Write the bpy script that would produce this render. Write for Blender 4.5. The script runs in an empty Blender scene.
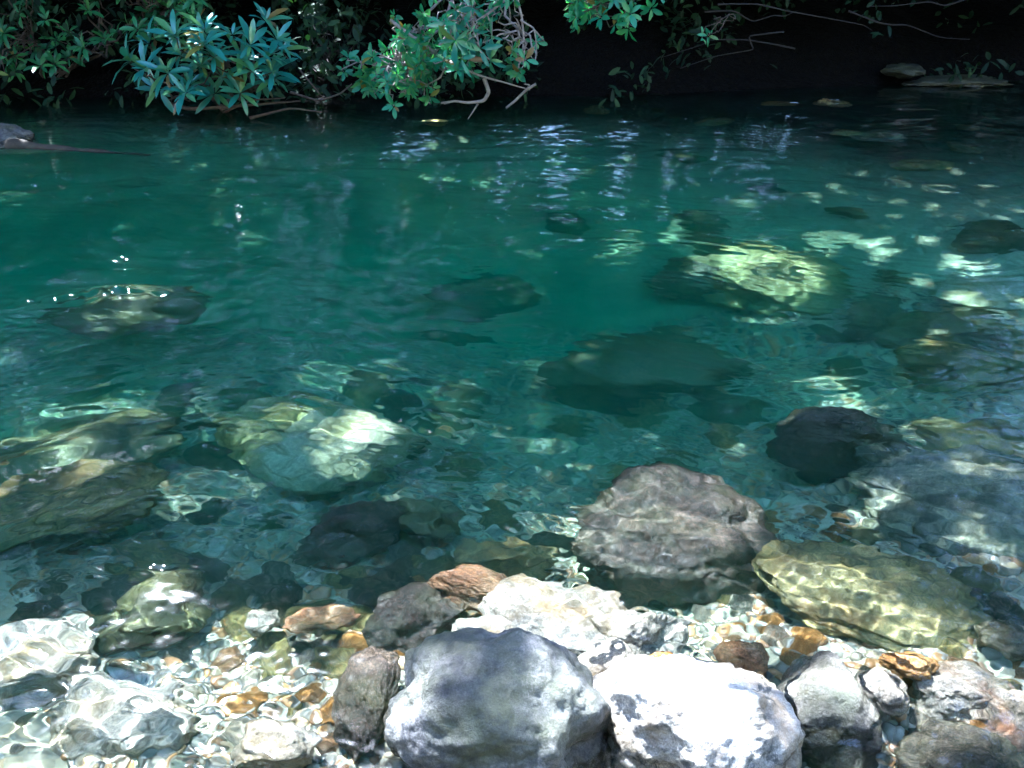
import bpy, bmesh, math, random
import numpy as np
from mathutils import Vector, Matrix

rng = np.random.default_rng(11)
random.seed(5)
scene = bpy.context.scene
COL = scene.collection
R = math.radians

# ------------------------------------------------------------------ camera numbers
H = 1.5; PITCH = R(27.0); FPX = 887.0
CAM = np.array([0.0, 0.0, H])
def ray(px, py):
    u = (px - 512) / FPX; v = (py - 384) / FPX
    d = np.array([u, math.cos(PITCH) - v * math.sin(PITCH), -math.sin(PITCH) - v * math.cos(PITCH)])
    return d / np.linalg.norm(d)
def at(px, py, z=0.0):
    """world point seen at a pixel, z metres from the water level (light bends at the water)"""
    d = ray(px, py)
    if z >= 0:
        return CAM + d * ((z - H) / d[2])
    p = CAM + d * (-H / d[2])
    h = d[:2] / 1.333
    dz = -math.sqrt(max(1e-6, 1 - h @ h))
    return p + np.array([h[0], h[1], dz]) * (z / dz)
def atY(px, py, Y):
    d = ray(px, py); return CAM + d * (Y / d[1])

# ------------------------------------------------------------------ sun
AZ, EL = R(-28), R(62)
SUN = np.array([math.sin(AZ) * math.cos(EL), math.cos(AZ) * math.cos(EL), math.sin(EL)])

# ------------------------------------------------------------------ numpy noise
_r = np.random.default_rng(3)
PERM = np.concatenate([_r.permutation(256)] * 3)
G3 = _r.normal(size=(256, 3)); G3 /= np.linalg.norm(G3, axis=1)[:, None]
def gn(P):
    P = np.asarray(P, float)
    i = np.floor(P).astype(int); f = P - i
    w = f * f * f * (f * (f * 6 - 15) + 10)
    out = 0
    for dx in (0, 1):
        for dy in (0, 1):
            for dz in (0, 1):
                h = PERM[PERM[PERM[(i[:, 0] + dx) & 255] + ((i[:, 1] + dy) & 255)] + ((i[:, 2] + dz) & 255)]
                g = G3[h]; d = f - np.array([dx, dy, dz])
                ww = (w[:, 0] if dx else 1 - w[:, 0]) * (w[:, 1] if dy else 1 - w[:, 1]) * (w[:, 2] if dz else 1 - w[:, 2])
                out = out + ww * (g * d).sum(1)
    return out * 1.5
def fbm(P, o=4, g=.5):
    a, s = 1.0, 0
    for k in range(o):
        s = s + a * gn(P * (2.03 ** k) + 7.3 * k); a *= g
    return s

# ------------------------------------------------------------------ object helpers
def mesh_np(name, V, F, smooth=True):
    """F: list of (n,k) int arrays"""
    me = bpy.data.meshes.new(name)
    F = [np.asarray(f, dtype=np.int32) for f in (F if isinstance(F, list) else [F]) if len(f)]
    V = np.asarray(V, dtype=np.float32)
    me.vertices.add(len(V)); me.vertices.foreach_set('co', V.ravel())
    nl = sum(f.size for f in F); nf = sum(len(f) for f in F)
    me.loops.add(nl); me.loops.foreach_set('vertex_index', np.concatenate([f.ravel() for f in F]))
    tot = np.concatenate([np.full(len(f), f.shape[1], dtype=np.int32) for f in F])
    st = np.concatenate([[0], np.cumsum(tot)[:-1]]).astype(np.int32)
    me.polygons.add(nf); me.polygons.foreach_set('loop_start', st); me.polygons.foreach_set('loop_total', tot)
    me.polygons.foreach_set('use_smooth', np.full(nf, smooth))
    me.update(calc_edges=True); me.validate()
    return me
def link(name, me, mat, parent=None, loc=(0, 0, 0)):
    o = bpy.data.objects.new(name, me); COL.objects.link(o); o.location = loc
    if mat is not None:
        me.materials.clear(); me.materials.append(mat)
    if parent is not None: o.parent = parent
    return o
def tag(o, label=None, cat=None, group=None, kind=None):
    if label: o['label'] = label
    if cat: o['category'] = cat
    if group: o['group'] = group
    if kind: o['kind'] = kind
    return o
def empty(name, loc, label, cat, group=None):
    o = bpy.data.objects.new(name, None); COL.objects.link(o); o.location = loc; o.empty_display_size = .1
    return tag(o, label, cat, group)

# ------------------------------------------------------------------ materials
def nt(name):
    m = bpy.data.materials.new(name); m.use_nodes = True
    t = m.node_tree; t.nodes.clear()
    return m, t, t.nodes, t.links
def ramp(n, stops, interp='LINEAR'):
    r = n.new('ShaderNodeValToRGB'); r.color_ramp.interpolation = interp
    e = r.color_ramp.elements
    while len(e) < len(stops): e.new(0.5)
    for k, (p, c) in enumerate(stops):
        e[k].position = p; e[k].color = (*c, 1) if len(c) == 3 else c
    return r
def math_n(n, l, op, a, b=None, clamp=False):
    m = n.new('ShaderNodeMath'); m.operation = op; m.use_clamp = clamp
    for i, s in enumerate((a, b)):
        if s is None: continue
        if isinstance(s, (int, float)): m.inputs[i].default_value = s
        else: l.new(s, m.inputs[i])
    return m.outputs[0]
def mix_c(n, l, fac, a, b, mode='MIX'):
    m = n.new('ShaderNodeMix'); m.data_type = 'RGBA'; m.blend_type = mode
    for s, i in ((fac, 0), (a, 6), (b, 7)):
        if isinstance(s, (int, float)): m.inputs[i].default_value = s
        elif isinstance(s, tuple): m.inputs[i].default_value = (*s, 1)
        else: l.new(s, m.inputs[i])
    return m.outputs[2]
def tex(n, l, kind, scale, co, **kw):
    t = n.new('ShaderNodeTex' + kind); l.new(co, t.inputs['Vector']); t.inputs['Scale'].default_value = scale
    for k, v in kw.items():
        if k in t.inputs: t.inputs[k].default_value = v
        else: setattr(t, k, v)
    return t

def rock_mat(name, dark, mid, pale, algae=(.10, .11, .04), algae_amt=.25, scale=3., rough=.45, vein=.0, strata=0., lichen=.0, stain=None):
    m, t, n, l = nt(name)
    out = n.new('ShaderNodeOutputMaterial'); b = n.new('ShaderNodeBsdfPrincipled'); l.new(b.outputs[0], out.inputs[0])
    tc = n.new('ShaderNodeTexCoord'); oi = n.new('ShaderNodeObjectInfo')
    off = n.new('ShaderNodeVectorMath'); off.operation = 'ADD'; l.new(tc.outputs['Object'], off.inputs[0])
    mul = n.new('ShaderNodeVectorMath'); mul.operation = 'SCALE'; mul.inputs[0].default_value = (37, 19, 53); l.new(oi.outputs['Random'], mul.inputs['Scale'])
    l.new(mul.outputs[0], off.inputs[1]); co = off.outputs[0]
    n1 = tex(n, l, 'Noise', scale, co, Detail=9, Roughness=.62, Distortion=.6)
    r1 = ramp(n, [(.3, dark), (.48, mid), (.66, pale)]); l.new(n1.outputs[0], r1.inputs[0])
    c = r1.outputs[0]
    gr_ = tex(n, l, 'Noise', scale * 55, co, Detail=3, Roughness=.8)
    rg = ramp(n, [(.36, (.35, .35, .36)), (.5, (1, 1, 1)), (.64, (1.7, 1.7, 1.65))]); l.new(gr_.outputs[0], rg.inputs[0])
    c = mix_c(n, l, .6, c, rg.outputs[0], 'MULTIPLY')
    n2 = tex(n, l, 'Noise', scale * 14, co, Detail=6, Roughness=.7)
    r2 = ramp(n, [(.32, (.3, .3, .32)), (.5, (.9, .9, .9)), (.7, (1.6, 1.55, 1.5))]); l.new(n2.outputs[0], r2.inputs[0])
    c = mix_c(n, l, .8, c, r2.outputs[0], 'MULTIPLY')
    if strata:
        mp = n.new('ShaderNodeMapping'); mp.inputs['Scale'].default_value = (1.2, 5, 16); mp.inputs['Rotation'].default_value = (.45, .2, .5); l.new(co, mp.inputs[0])
        n3 = tex(n, l, 'Noise', 2.2, mp.outputs[0], Detail=6, Roughness=.6, Distortion=.4)
        r3 = ramp(n, [(.35, (.35, .35, .36)), (.5, (1, 1, 1)), (.62, (1.6, 1.5, 1.3))]); l.new(n3.outputs[0], r3.inputs[0])
        c = mix_c(n, l, strata, c, r3.outputs[0], 'MULTIPLY')
    if vein:
        mv = n.new('ShaderNodeMapping'); mv.inputs['Scale'].default_value = (.5, 2.2, 1.4); mv.inputs['Rotation'].default_value = (.3, .9, .6); l.new(co, mv.inputs[0])
        n4 = tex(n, l, 'Noise', scale * .9, mv.outputs[0], Detail=4, Roughness=.5, Distortion=.3)
        v = math_n(n, l, 'ABSOLUTE', math_n(n, l, 'SUBTRACT', n4.outputs[0], .46))
        rv = ramp(n, [(.0, (1, 1, 1)), (.012, (0, 0, 0))]); l.new(v, rv.inputs[0])
        c = mix_c(n, l, math_n(n, l, 'MULTIPLY', rv.outputs[0], vein), c, (.62, .58, .5))
    if stain:
        n6 = tex(n, l, 'Noise', scale * .8, co, Detail=5, Roughness=.6, Distortion=1.)
        r6 = ramp(n, [(.5, (0, 0, 0)), (.66, (.8, .8, .8))]); l.new(n6.outputs[0], r6.inputs[0])
        c = mix_c(n, l, r6.outputs[0], c, stain)
    if algae_amt:
        n5 = tex(n, l, 'Noise', scale * 1.3, co, Detail=7, Roughness=.65)
        r5 = ramp(n, [(.5 - algae_amt * .3, (0, 0, 0)), (.68 - algae_amt * .15, (1, 1, 1))]); l.new(n5.outputs[0], r5.inputs[0])
        c = mix_c(n, l, math_n(n, l, 'MULTIPLY', r5.outputs[0], min(1, .35 + algae_amt)), c, algae)
    if lichen:
        n7 = tex(n, l, 'Noise', scale * 2.6, co, Detail=9, Roughness=.7, Distortion=.8)
        r7 = ramp(n, [(.54, (0, 0, 0)), (.60, (1, 1, 1))]); l.new(n7.outputs[0], r7.inputs[0])
        c = mix_c(n, l, math_n(n, l, 'MULTIPLY', r7.outputs[0], lichen), c, (.05, .055, .05))
    gz = n.new('ShaderNodeNewGeometry'); sz = n.new('ShaderNodeSeparateXYZ'); l.new(gz.outputs['Position'], sz.inputs[0])
    wz = math_n(n, l, 'SUBTRACT', sz.outputs[2], math_n(n, l, 'MULTIPLY', n1.outputs[0], .07))
    wet = n.new('ShaderNodeMapRange'); l.new(wz, wet.inputs[0]); wet.inputs[1].default_value = -.005; wet.inputs[2].default_value = .015; wet.inputs[3].default_value = 1; wet.inputs[4].default_value = 0
    c = mix_c(n, l, wet.outputs[0], c, mix_c(n, l, 1., c, (.62, .58, .50), 'MULTIPLY'))
    l.new(c, b.inputs['Base Color'])
    rr_ = n.new('ShaderNodeMapRange'); l.new(wet.outputs[0], rr_.inputs[0]); rr_.inputs[3].default_value = rough + .15; rr_.inputs[4].default_value = .22; l.new(rr_.outputs[0], b.inputs['Roughness'])
    bp = n.new('ShaderNodeBump'); bp.inputs['Strength'].default_value = .9; bp.inputs['Distance'].default_value = .008
    nb = tex(n, l, 'Noise', scale * 22, co, Detail=8, Roughness=.7)
    l.new(math_n(n, l, 'ADD', nb.outputs[0], math_n(n, l, 'MULTIPLY', n1.outputs[0], 2.)), bp.inputs['Height']); l.new(bp.outputs[0], b.inputs['Normal'])
    return m

M = {}
M['grey'] = rock_mat('grey_rock', (.038, .038, .042), (.11, .107, .11), (.32, .31, .30), algae_amt=.2, scale=4.5, vein=.0, strata=.35, lichen=.6)
M['brown'] = rock_mat('brown_rock', (.022, .016, .015), (.06, .045, .04), (.19, .15, .13), algae=(.04, .05, .012), algae_amt=.22, scale=5, vein=.0, strata=.5)
M['pale'] = rock_mat('pale_rock', (.16, .145, .13), (.38, .355, .32), (.58, .55, .50), algae_amt=.0, scale=5, lichen=.85, vein=.0, strata=.3, stain=(.36, .25, .14))
M['white'] = rock_mat('sun_glare_white_rock', (.34, .32, .29), (.52, .50, .47), (.68, .66, .62), algae_amt=.08, scale=5, strata=.35, stain=(.42, .30, .16))  # whitened to put the overexposed sun glare into the rock colour
M['quartz'] = rock_mat('quartz_rock', (.13, .11, .10), (.36, .31, .28), (.60, .56, .52), algae_amt=.1, scale=6, vein=.6, strata=.5, stain=(.34, .15, .07))
M['gloom'] = rock_mat('gloom_dark_mossy_rock', (.012, .014, .008), (.03, .035, .018), (.06, .065, .035), algae_amt=.0, scale=5)  # mossy rock with the far bank's gloom put into its colour
M['amber'] = rock_mat('amber_rock', (.20, .08, .02), (.42, .19, .05), (.60, .36, .14), algae_amt=.1, scale=7, vein=.4)
M['olive'] = rock_mat('olive_slab', (.12, .10, .04), (.28, .25, .11), (.44, .39, .22), algae_amt=.3, scale=4, strata=.8, stain=(.30, .17, .05))
M['teal'] = rock_mat('pale_slab', (.09, .10, .08), (.20, .22, .18), (.36, .38, .32), algae_amt=.2, scale=3, strata=1.)
M['dark'] = rock_mat('dark_rock', (.035, .03, .03), (.085, .075, .06), (.17, .15, .12), algae=(.07, .075, .03), algae_amt=.3, scale=4)
M['mossy'] = rock_mat('algae_rock', (.07, .07, .04), (.15, .15, .09), (.26, .26, .17), algae=(.12, .13, .05), algae_amt=.5, scale=4)
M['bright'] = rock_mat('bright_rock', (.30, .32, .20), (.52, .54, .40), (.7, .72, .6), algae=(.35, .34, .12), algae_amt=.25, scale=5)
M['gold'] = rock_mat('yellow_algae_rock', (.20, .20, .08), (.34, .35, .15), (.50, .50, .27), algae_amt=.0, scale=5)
M['rust'] = rock_mat('rust_rock', (.16, .07, .04), (.32, .17, .09), (.52, .36, .24), algae_amt=.15, scale=8, vein=.3)

def bed_material():
    m, t, n, l = nt('river_gravel_bed')
    out = n.new('ShaderNodeOutputMaterial'); b = n.new('ShaderNodeBsdfPrincipled'); l.new(b.outputs[0], out.inputs[0])
    g = n.new('ShaderNodeNewGeometry'); co = g.outputs['Position']
    wn = tex(n, l, 'Noise', 6, co, Detail=3)
    wv = n.new('ShaderNodeVectorMath'); wv.operation = 'MULTIPLY_ADD'; l.new(wn.outputs['Color'], wv.inputs[0]); wv.inputs[1].default_value = (.06, .06, .06); l.new(co, wv.inputs[2])
    v1 = tex(n, l, 'Voronoi', 30, wv.outputs[0], Randomness=1.); v2 = tex(n, l, 'Voronoi', 11, wv.outputs[0], Randomness=1.)
    sp = n.new('ShaderNodeSeparateColor'); l.new(v1.outputs['Color'], sp.inputs[0])
    r = ramp(n, [(0, (.15, .14, .11)), (.3, (.22, .20, .15)), (.55, (.30, .27, .19)), (.75, (.28, .21, .12)), (1, (.38, .36, .30))]); l.new(sp.outputs[0], r.inputs[0])
    sp2 = n.new('ShaderNodeSeparateColor'); l.new(v2.outputs['Color'], sp2.inputs[0])
    r2 = ramp(n, [(0, (.18, .18, .13)), (.5, (.28, .26, .18)), (1, (.38, .36, .27))]); l.new(sp2.outputs[1], r2.inputs[0])
    bn = tex(n, l, 'Noise', 1.6, co, Detail=5, Roughness=.6)
    rb = ramp(n, [(.4, (0, 0, 0)), (.6, (1, 1, 1))]); l.new(bn.outputs[0], rb.inputs[0])
    c = mix_c(n, l, rb.outputs[0], r.outputs[0], r2.outputs[0])
    e1 = ramp(n, [(0, (1.1, 1.1, 1.1)), (.5, (.55, .55, .55))]); l.new(v1.outputs['Distance'], e1.inputs[0])
    sa = tex(n, l, 'Noise', .9, co, Detail=4, Roughness=.6)
    rs = ramp(n, [(.45, (0, 0, 0)), (.6, (.8, .8, .8))]); l.new(sa.outputs[0], rs.inputs[0])
    c = mix_c(n, l, rs.outputs[0], c, (.40, .40, .27))
    s0 = n.new('ShaderNodeSeparateXYZ'); l.new(co, s0.inputs[0])
    kd = n.new('ShaderNodeMapRange'); l.new(s0.outputs[2], kd.inputs[0]); kd.inputs[1].default_value = -.45; kd.inputs[2].default_value = -.95; kd.inputs[3].default_value = 0; kd.inputs[4].default_value = .8
    sn = tex(n, l, 'Noise', 1.9, co, Detail=5, Roughness=.6); rs2 = ramp(n, [(.32, (.14, .15, .08)), (.68, (.38, .38, .22))]); l.new(sn.outputs[0], rs2.inputs[0])
    c = mix_c(n, l, kd.outputs[0], c, rs2.outputs[0])
    # far bank and its shallows: leaf mould, blackened to put the shade into its colour
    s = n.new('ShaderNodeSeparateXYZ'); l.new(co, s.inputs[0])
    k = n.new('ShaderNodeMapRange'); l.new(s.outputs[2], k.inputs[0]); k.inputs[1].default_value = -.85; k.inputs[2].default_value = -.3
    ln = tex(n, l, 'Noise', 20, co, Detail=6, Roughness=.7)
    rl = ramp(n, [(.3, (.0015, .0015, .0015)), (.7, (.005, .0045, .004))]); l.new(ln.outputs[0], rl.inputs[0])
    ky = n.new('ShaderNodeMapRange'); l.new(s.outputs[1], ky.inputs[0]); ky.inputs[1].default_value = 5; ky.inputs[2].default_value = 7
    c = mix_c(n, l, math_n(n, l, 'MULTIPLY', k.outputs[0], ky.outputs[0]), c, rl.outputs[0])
    l.new(c, b.inputs['Base Color']); b.inputs['Roughness'].default_value = .85; b.inputs['Specular IOR Level'].default_value = .08
    bp = n.new('ShaderNodeBump'); bp.inputs['Strength'].default_value = .8; bp.inputs['Distance'].default_value = .02
    h = math_n(n, l, 'ADD', v1.outputs['Distance'], math_n(n, l, 'MULTIPLY', v2.outputs['Distance'], 1.5))
    l.new(math_n(n, l, 'MULTIPLY', h, -1.), bp.inputs['Height']); l.new(bp.outputs[0], b.inputs['Normal'])
    return m
M['bed'] = bed_material()

def pebble_material():
    m, t, n, l = nt('mixed_pebbles')
    out = n.new('ShaderNodeOutputMaterial'); b = n.new('ShaderNodeBsdfPrincipled'); l.new(b.outputs[0], out.inputs[0])
    g = n.new('ShaderNodeNewGeometry')
    r = ramp(n, [(0, (.05, .045, .04)), (.2, (.14, .12, .09)), (.4, (.28, .22, .14)), (.55, (.36, .19, .07)), (.68, (.20, .10, .05)), (.8, (.22, .21, .17)), (.92, (.45, .38, .28))]); l.new(g.outputs['Random Per Island'], r.inputs[0])
    ns = tex(n, l, 'Noise', 45, g.outputs['Position'], Detail=5)
    r2 = ramp(n, [(.3, (.6, .6, .6)), (.7, (1.25, 1.25, 1.25))]); l.new(ns.outputs[0], r2.inputs[0])
    l.new(mix_c(n, l, 1., r.outputs[0], r2.outputs[0], 'MULTIPLY'), b.inputs['Base Color']); b.inputs['Roughness'].default_value = .4
    return m
M['pebble'] = pebble_material()

def leaf_mat(name, c1, c2, c3, rough=.3, transl=.3, spec=.5, dead=True):
    m, t, n, l = nt(name)
    out = n.new('ShaderNodeOutputMaterial'); b = n.new('ShaderNodeBsdfPrincipled')
    g = n.new('ShaderNodeNewGeometry')
    r = ramp(n, [(0, c1), (.5, c2), (.93, c3), (.96, (.22, .20, .04)), (1, (.16, .08, .03))] if dead else [(0, c1), (.55, c2), (1, c3)]); l.new(g.outputs['Random Per Island'], r.inputs[0])
    l.new(r.outputs[0], b.inputs['Base Color']); b.inputs['Roughness'].default_value = rough; b.inputs['Specular IOR Level'].default_value = spec
    tr = n.new('ShaderNodeBsdfTranslucent'); l.new(mix_c(n, l, 1., r.outputs[0], (1.2, 1.5, .5), 'MULTIPLY'), tr.inputs[0])
    mx = n.new('ShaderNodeMixShader'); mx.inputs[0].default_value = transl
    l.new(b.outputs[0], mx.inputs[1]); l.new(tr.outputs[0], mx.inputs[2]); l.new(mx.outputs[0], out.inputs[0])
    return m
M['rhodo'] = leaf_mat('rhododendron_leaf', (.03, .18, .15), (.05, .26, .22), (.12, .30, .10), rough=.28, transl=.15, spec=.9)  # base raised and tinted to carry the cyan skylight
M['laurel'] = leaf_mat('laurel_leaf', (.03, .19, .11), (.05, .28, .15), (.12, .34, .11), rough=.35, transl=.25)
M['dim'] = leaf_mat('shade_dark_leaf', (.008, .024, .012), (.014, .04, .018), (.03, .07, .025), rough=.6, transl=.15, spec=.25, dead=False)  # leaf colour lowered to paint in the unlit far bank
M['laureldim'] = leaf_mat('shaded_laurel_leaf', (.025, .12, .05), (.04, .19, .07), (.07, .24, .06), rough=.4, transl=.2)  # darker copy of the laurel leaf, shade put into its colour
M['canopy'] = leaf_mat('canopy_leaf', (.025, .06, .02), (.04, .09, .03), (.06, .12, .03), rough=.5, transl=.12)

def simple(name, c1, c2, scale=8, rough=.8, stretch=None):
    m, t, n, l = nt(name)
    out = n.new('ShaderNodeOutputMaterial'); b = n.new('ShaderNodeBsdfPrincipled'); l.new(b.outputs[0], out.inputs[0])
    g = n.new('ShaderNodeNewGeometry'); co = g.outputs['Position']
    ns = tex(n, l, 'Noise', scale, co, Detail=7, Roughness=.65)
    r = ramp(n, [(.3, c1), (.7, c2)]); l.new(ns.outputs[0], r.inputs[0]); l.new(r.outputs[0], b.inputs['Base Color'])
    b.inputs['Roughness'].default_value = rough
    bp = n.new('ShaderNodeBump'); bp.inputs['Strength'].default_value = .6; bp.inputs['Distance'].default_value = .01
    l.new(ns.outputs[0], bp.inputs['Height']); l.new(bp.outputs[0], b.inputs['Normal'])
    return m
M['blackwood'] = simple('gloom_dark_wood', (.006, .005, .005), (.03, .025, .022), 20, .8)  # wood blackened in colour for the gloom of the far bank
M['bark'] = simple('dark_bark', (.02, .016, .012), (.08, .065, .05), 9)
M['twig'] = simple('pale_bare_wood', (.16, .13, .12), (.40, .34, .32), 30, .7)
M['twigdark'] = simple('brown_twig', (.05, .035, .03), (.14, .10, .08), 30, .7)
M['litter'] = simple('fallen_leaf', (.5, .42, .12), (.62, .55, .2), 30, .6)

def water_material():
    m, t, n, l = nt('river_water')
    out = n.new('ShaderNodeOutputMaterial')
    gl = n.new('ShaderNodeBsdfGlass'); gl.inputs['IOR'].default_value = 1.333; gl.inputs['Roughness'].default_value = 0.09
    gl.inputs['Color'].default_value = (1, 1, 1, 1)
    l.new(gl.outputs[0], out.inputs['Surface'])
    return m
def murk_material():
    m, t, n, l = nt('green_river_murk')
    out = n.new('ShaderNodeOutputMaterial')
    va = n.new('ShaderNodeVolumeAbsorption'); va.inputs['Color'].default_value = (.2, .93, .80, 1); va.inputs['Density'].default_value = 1.0
    vs = n.new('ShaderNodeVolumeScatter'); vs.inputs['Color'].default_value = (.3, 1, .70, 1); vs.inputs['Density'].default_value = .2; vs.inputs['Anisotropy'].default_value = .2
    ad = n.new('ShaderNodeAddShader'); l.new(va.outputs[0], ad.inputs[0]); l.new(vs.outputs[0], ad.inputs[1])
    l.new(ad.outputs[0], out.inputs['Volume'])
    return m
M['murk'] = murk_material()
M['water'] = water_material()

# ------------------------------------------------------------------ terrain
PY = np.array([-60, -8, -2, 0, .6, 1.0, 1.5, 2.0, 2.6, 3.4, 4.6, 6.2, 7.6, 8.6, 9.4, 10., 12, 16, 30, 160])
PZ = np.array([16, 2.2, .7, .28, .08, -.10, -.19, -.33, -.58, -.95, -1.25, -1.15, -.75, -.35, -.03, .40, 1.1, 1.9, 3.4, 9])
def terr(x, y, fine=True):
    x = np.asarray(x, float); y = np.asarray(y, float)
    shp = x.shape; x = x.ravel(); y = y.ravel()
    sh = np.clip((x - 1.0) / 4, 0, 1) * 1.1 - np.clip(-x / 8, 0, 1) * .1
    yy = np.where(y > 5, y - sh * np.clip((y - 5) / 3, 0, 1), y)
    z = np.interp(yy, PY, PZ)
    P = np.stack([x, y, np.zeros_like(x)], 1)
    right = np.clip((x - .4) / 2.6, 0, 1)
    z = np.where(z < 0, z * (1 - .66 * right), z)
    leftn = np.clip((-x - .3) / 1.2, 0, 1) * np.clip((2.6 - y) / 1., 0, 1)
    z = z - .05 * leftn
    far = np.clip((np.abs(x) - 12) / 40, 0, 1); z = z + far * far * 30
    amp = np.clip(np.abs(z) * .4 + .25, 0, 1)
    z = z + .22 * amp * fbm(P * .7, 3) + .05 * gn(P * 2.3 + 5)
    if fine:
        z = z + .018 * gn(P * 9 + 3) + .010 * np.abs(gn(P * 22 + 9))
    return z.reshape(shp)

def axis(a, b, n, mid, k):
    t = np.linspace(-1, 1, n); s = np.sinh(t * k) / np.sinh(k)
    return np.where(s < 0, mid + s * (mid - a), mid + s * (b - mid))
xs = axis(-150, 150, 420, 0, 5.2); ys = axis(-60, 160, 520, 2.6, 5.0)
X, Y = np.meshgrid(xs, ys); Z = terr(X, Y)
def grid_faces(nr, nc, off=0):
    i = np.arange(nr - 1)[:, None] * nc + np.arange(nc - 1)[None, :] + off
    i = i.ravel(); return np.stack([i, i + 1, i + nc + 1, i + nc], 1)
me = mesh_np('riverbed', np.stack([X.ravel(), Y.ravel(), Z.ravel()], 1), grid_faces(*X.shape))
bed = tag(link('riverbed', me, M['bed']), 'gravelly river bed rising to dark leaf-covered banks', kind='structure')

# ------------------------------------------------------------------ water body with real ripples
YN, YF = -1.2, 13.0
nr, nc = 1100, 760
t = np.linspace(0, 1, nr)
yr = .85 * (14.0 / .85) ** t; yr = np.concatenate([[YN, -.4, .2, .55], yr])
u = np.linspace(-1, 1, nc)
half = np.where(yr < .85, 3.2, yr * .66 + .35)
UX = u[None, :] * half[:, None]
# outer columns reach wide past the frame
outer = np.array([1.3, 1.9, 3.0])
L = -(half[:, None] * outer[::-1][None, :] + np.array([6, 2, .3])[None, :]); Rr = -L[:, ::-1]
WX = np.concatenate([L, UX, Rr], 1); WY = np.repeat(yr[:, None], WX.shape[1], 1)
wr = np.random.default_rng(21)
def waves(x, y):
    z = np.zeros_like(x)
    P = np.stack([x.ravel(), y.ravel(), np.zeros(x.size)], 1)
    wx = (gn(P * .7) * .55).reshape(x.shape); wy = (gn(P * .7 + 31) * .55).reshape(x.shape)
    wx2 = (gn(P * 3.1 + 3) * .06).reshape(x.shape); wy2 = (gn(P * 3.1 + 41) * .06).reshape(x.shape)
    xx = x + wx + wx2; yy = y + wy + wy2
    e1 = np.clip(.55 + 1.0 * gn(P * np.array([.7, 1.1, 1]) + 11), .12, 1.5).reshape(x.shape)
    e2 = np.clip(.45 + 1.3 * gn(P * np.array([1.1, 1.8, 1]) + 51), .05, 1.6).reshape(x.shape)
    dist = np.clip(y, .8, 14)
    for k in range(64):
        lam = .045 * (16 ** wr.random())            # 4.5 cm .. 72 cm
        th = wr.normal(R(80), R(26))
        kx, ky = math.cos(th) * 2 * math.pi / lam, math.sin(th) * 2 * math.pi / lam
        s = .0125 * (lam / .15) ** .12                # slope of each component
        fade = np.clip((lam - dist * .006) / (dist * .006), 0, 1)   # too short to mesh far off
        z += (e1 if lam > .14 else e2) * fade * s * lam / (2 * math.pi) * np.sin(kx * xx + ky * yy + wr.random() * 6.28)
    return z
SP = []       # rougher riffles: centre, radius, gain
for px, py, rx, ry, gain in ((120, 300, .55, .35, 1.9), (150, 585, .28, .22, 1.6), (90, 690, .3, .25, 1.4), (330, 440, .4, .3, 1.1), (60, 480, .6, .4, 1.2), (800, 240, .9, .5, .6), (960, 272, .3, .3, 1.4)):
    c = at(px, py); SP.append((c[0], c[1], rx, ry, gain))
gain = np.ones_like(WX)
for cx, cy, rx, ry, g in SP: gain += g * np.exp(-((WX - cx) / rx) ** 2 - ((WY - cy) / ry) ** 2)
# calmer water in the lee of the near rocks
cc = at(560, 640); gain *= 1 - .55 * np.exp(-((WX - cc[0]) / .75) ** 2 - ((WY - cc[1]) / .5) ** 2)
calm = np.clip(1.15 - .08 * WY, .45, 1)
WZ = waves(WX, WY) * gain * 1.45 * calm
# fine wind ripples everywhere the mesh can hold them
fr = np.zeros_like(WX)
PP = np.stack([WX.ravel(), WY.ravel(), np.zeros(WX.size)], 1); wob = (gn(PP * 2.3 + 17) * .05).reshape(WX.shape); env = np.clip(.6 + 1.2 * gn(PP * np.array([1.6, 2.6, 1]) + 71), .1, 1.6).reshape(WX.shape)
for q in range(26):
    lam = wr.uniform(.035, .10); th = wr.normal(R(72), R(30)); kk = 6.283 / lam
    fr += .018 / kk * np.clip((lam - WY * .009) / .02, 0, 1) * np.sin(kk * ((WX + wob) * math.cos(th) + (WY + wob) * math.sin(th)) + wr.random() * 6.28)
WZ += fr * env * calm
# short ripples over the shallows by the near bank, they throw the net of light
sr = np.zeros_like(WX)
for q in range(22):
    lam = .026 + .06 * wr.random() ** 1.5; th = wr.uniform(0, math.pi); kk = 6.283 / lam
    sr += .034 / kk * np.sin(kk * ((WX + wob * .6) * math.cos(th) + (WY - wob * .6) * math.sin(th)) + wr.random() * 6.28)
WZ += sr * np.clip((3.0 - WY) / 1.2, 0, 1) * np.clip(env, .3, 1)
rf = np.zeros_like(WX)
for q in range(18):
    lam = wr.uniform(.05, .12); th = wr.normal(R(75), R(40)); rf += .075 * lam / 6.283 * np.sin(6.283 / lam * (WX * math.cos(th) + WY * math.sin(th)) + wr.random() * 6.28)
for px, py, rx, ry, g in ((125, 298, 55, 6, 2.6), (50, 303, 45, 4, 2.6), (150, 573, 40, 6, 2.6), (85, 578, 30, 3, 2.2), (245, 257, 12, 2, 2.4), (120, 258, 12, 2, 3.), (760, 232, 14, 2, 3.), (945, 229, 14, 2, 3.), (110, 690, 90, 30, 1.4), (30, 650, 60, 20, 1.), (340, 430, 45, 30, .5), (60, 480, 110, 40, .2), (965, 272, 20, 4, 3.2), (80, 620, 90, 60, .5), (600, 250, 40, 6, .5), (300, 600, 60, 40, .25)):
    c = at(px, py); a_ = rx * (c[1] ** 2 + H * H) ** .5 / FPX; b_ = abs(at(px, py - ry)[1] - at(px, py + ry)[1]) / 2
    WZ += rf * g * np.exp(-((WX - c[0]) / a_) ** 2 - ((WY - c[1]) / b_) ** 2)
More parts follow.
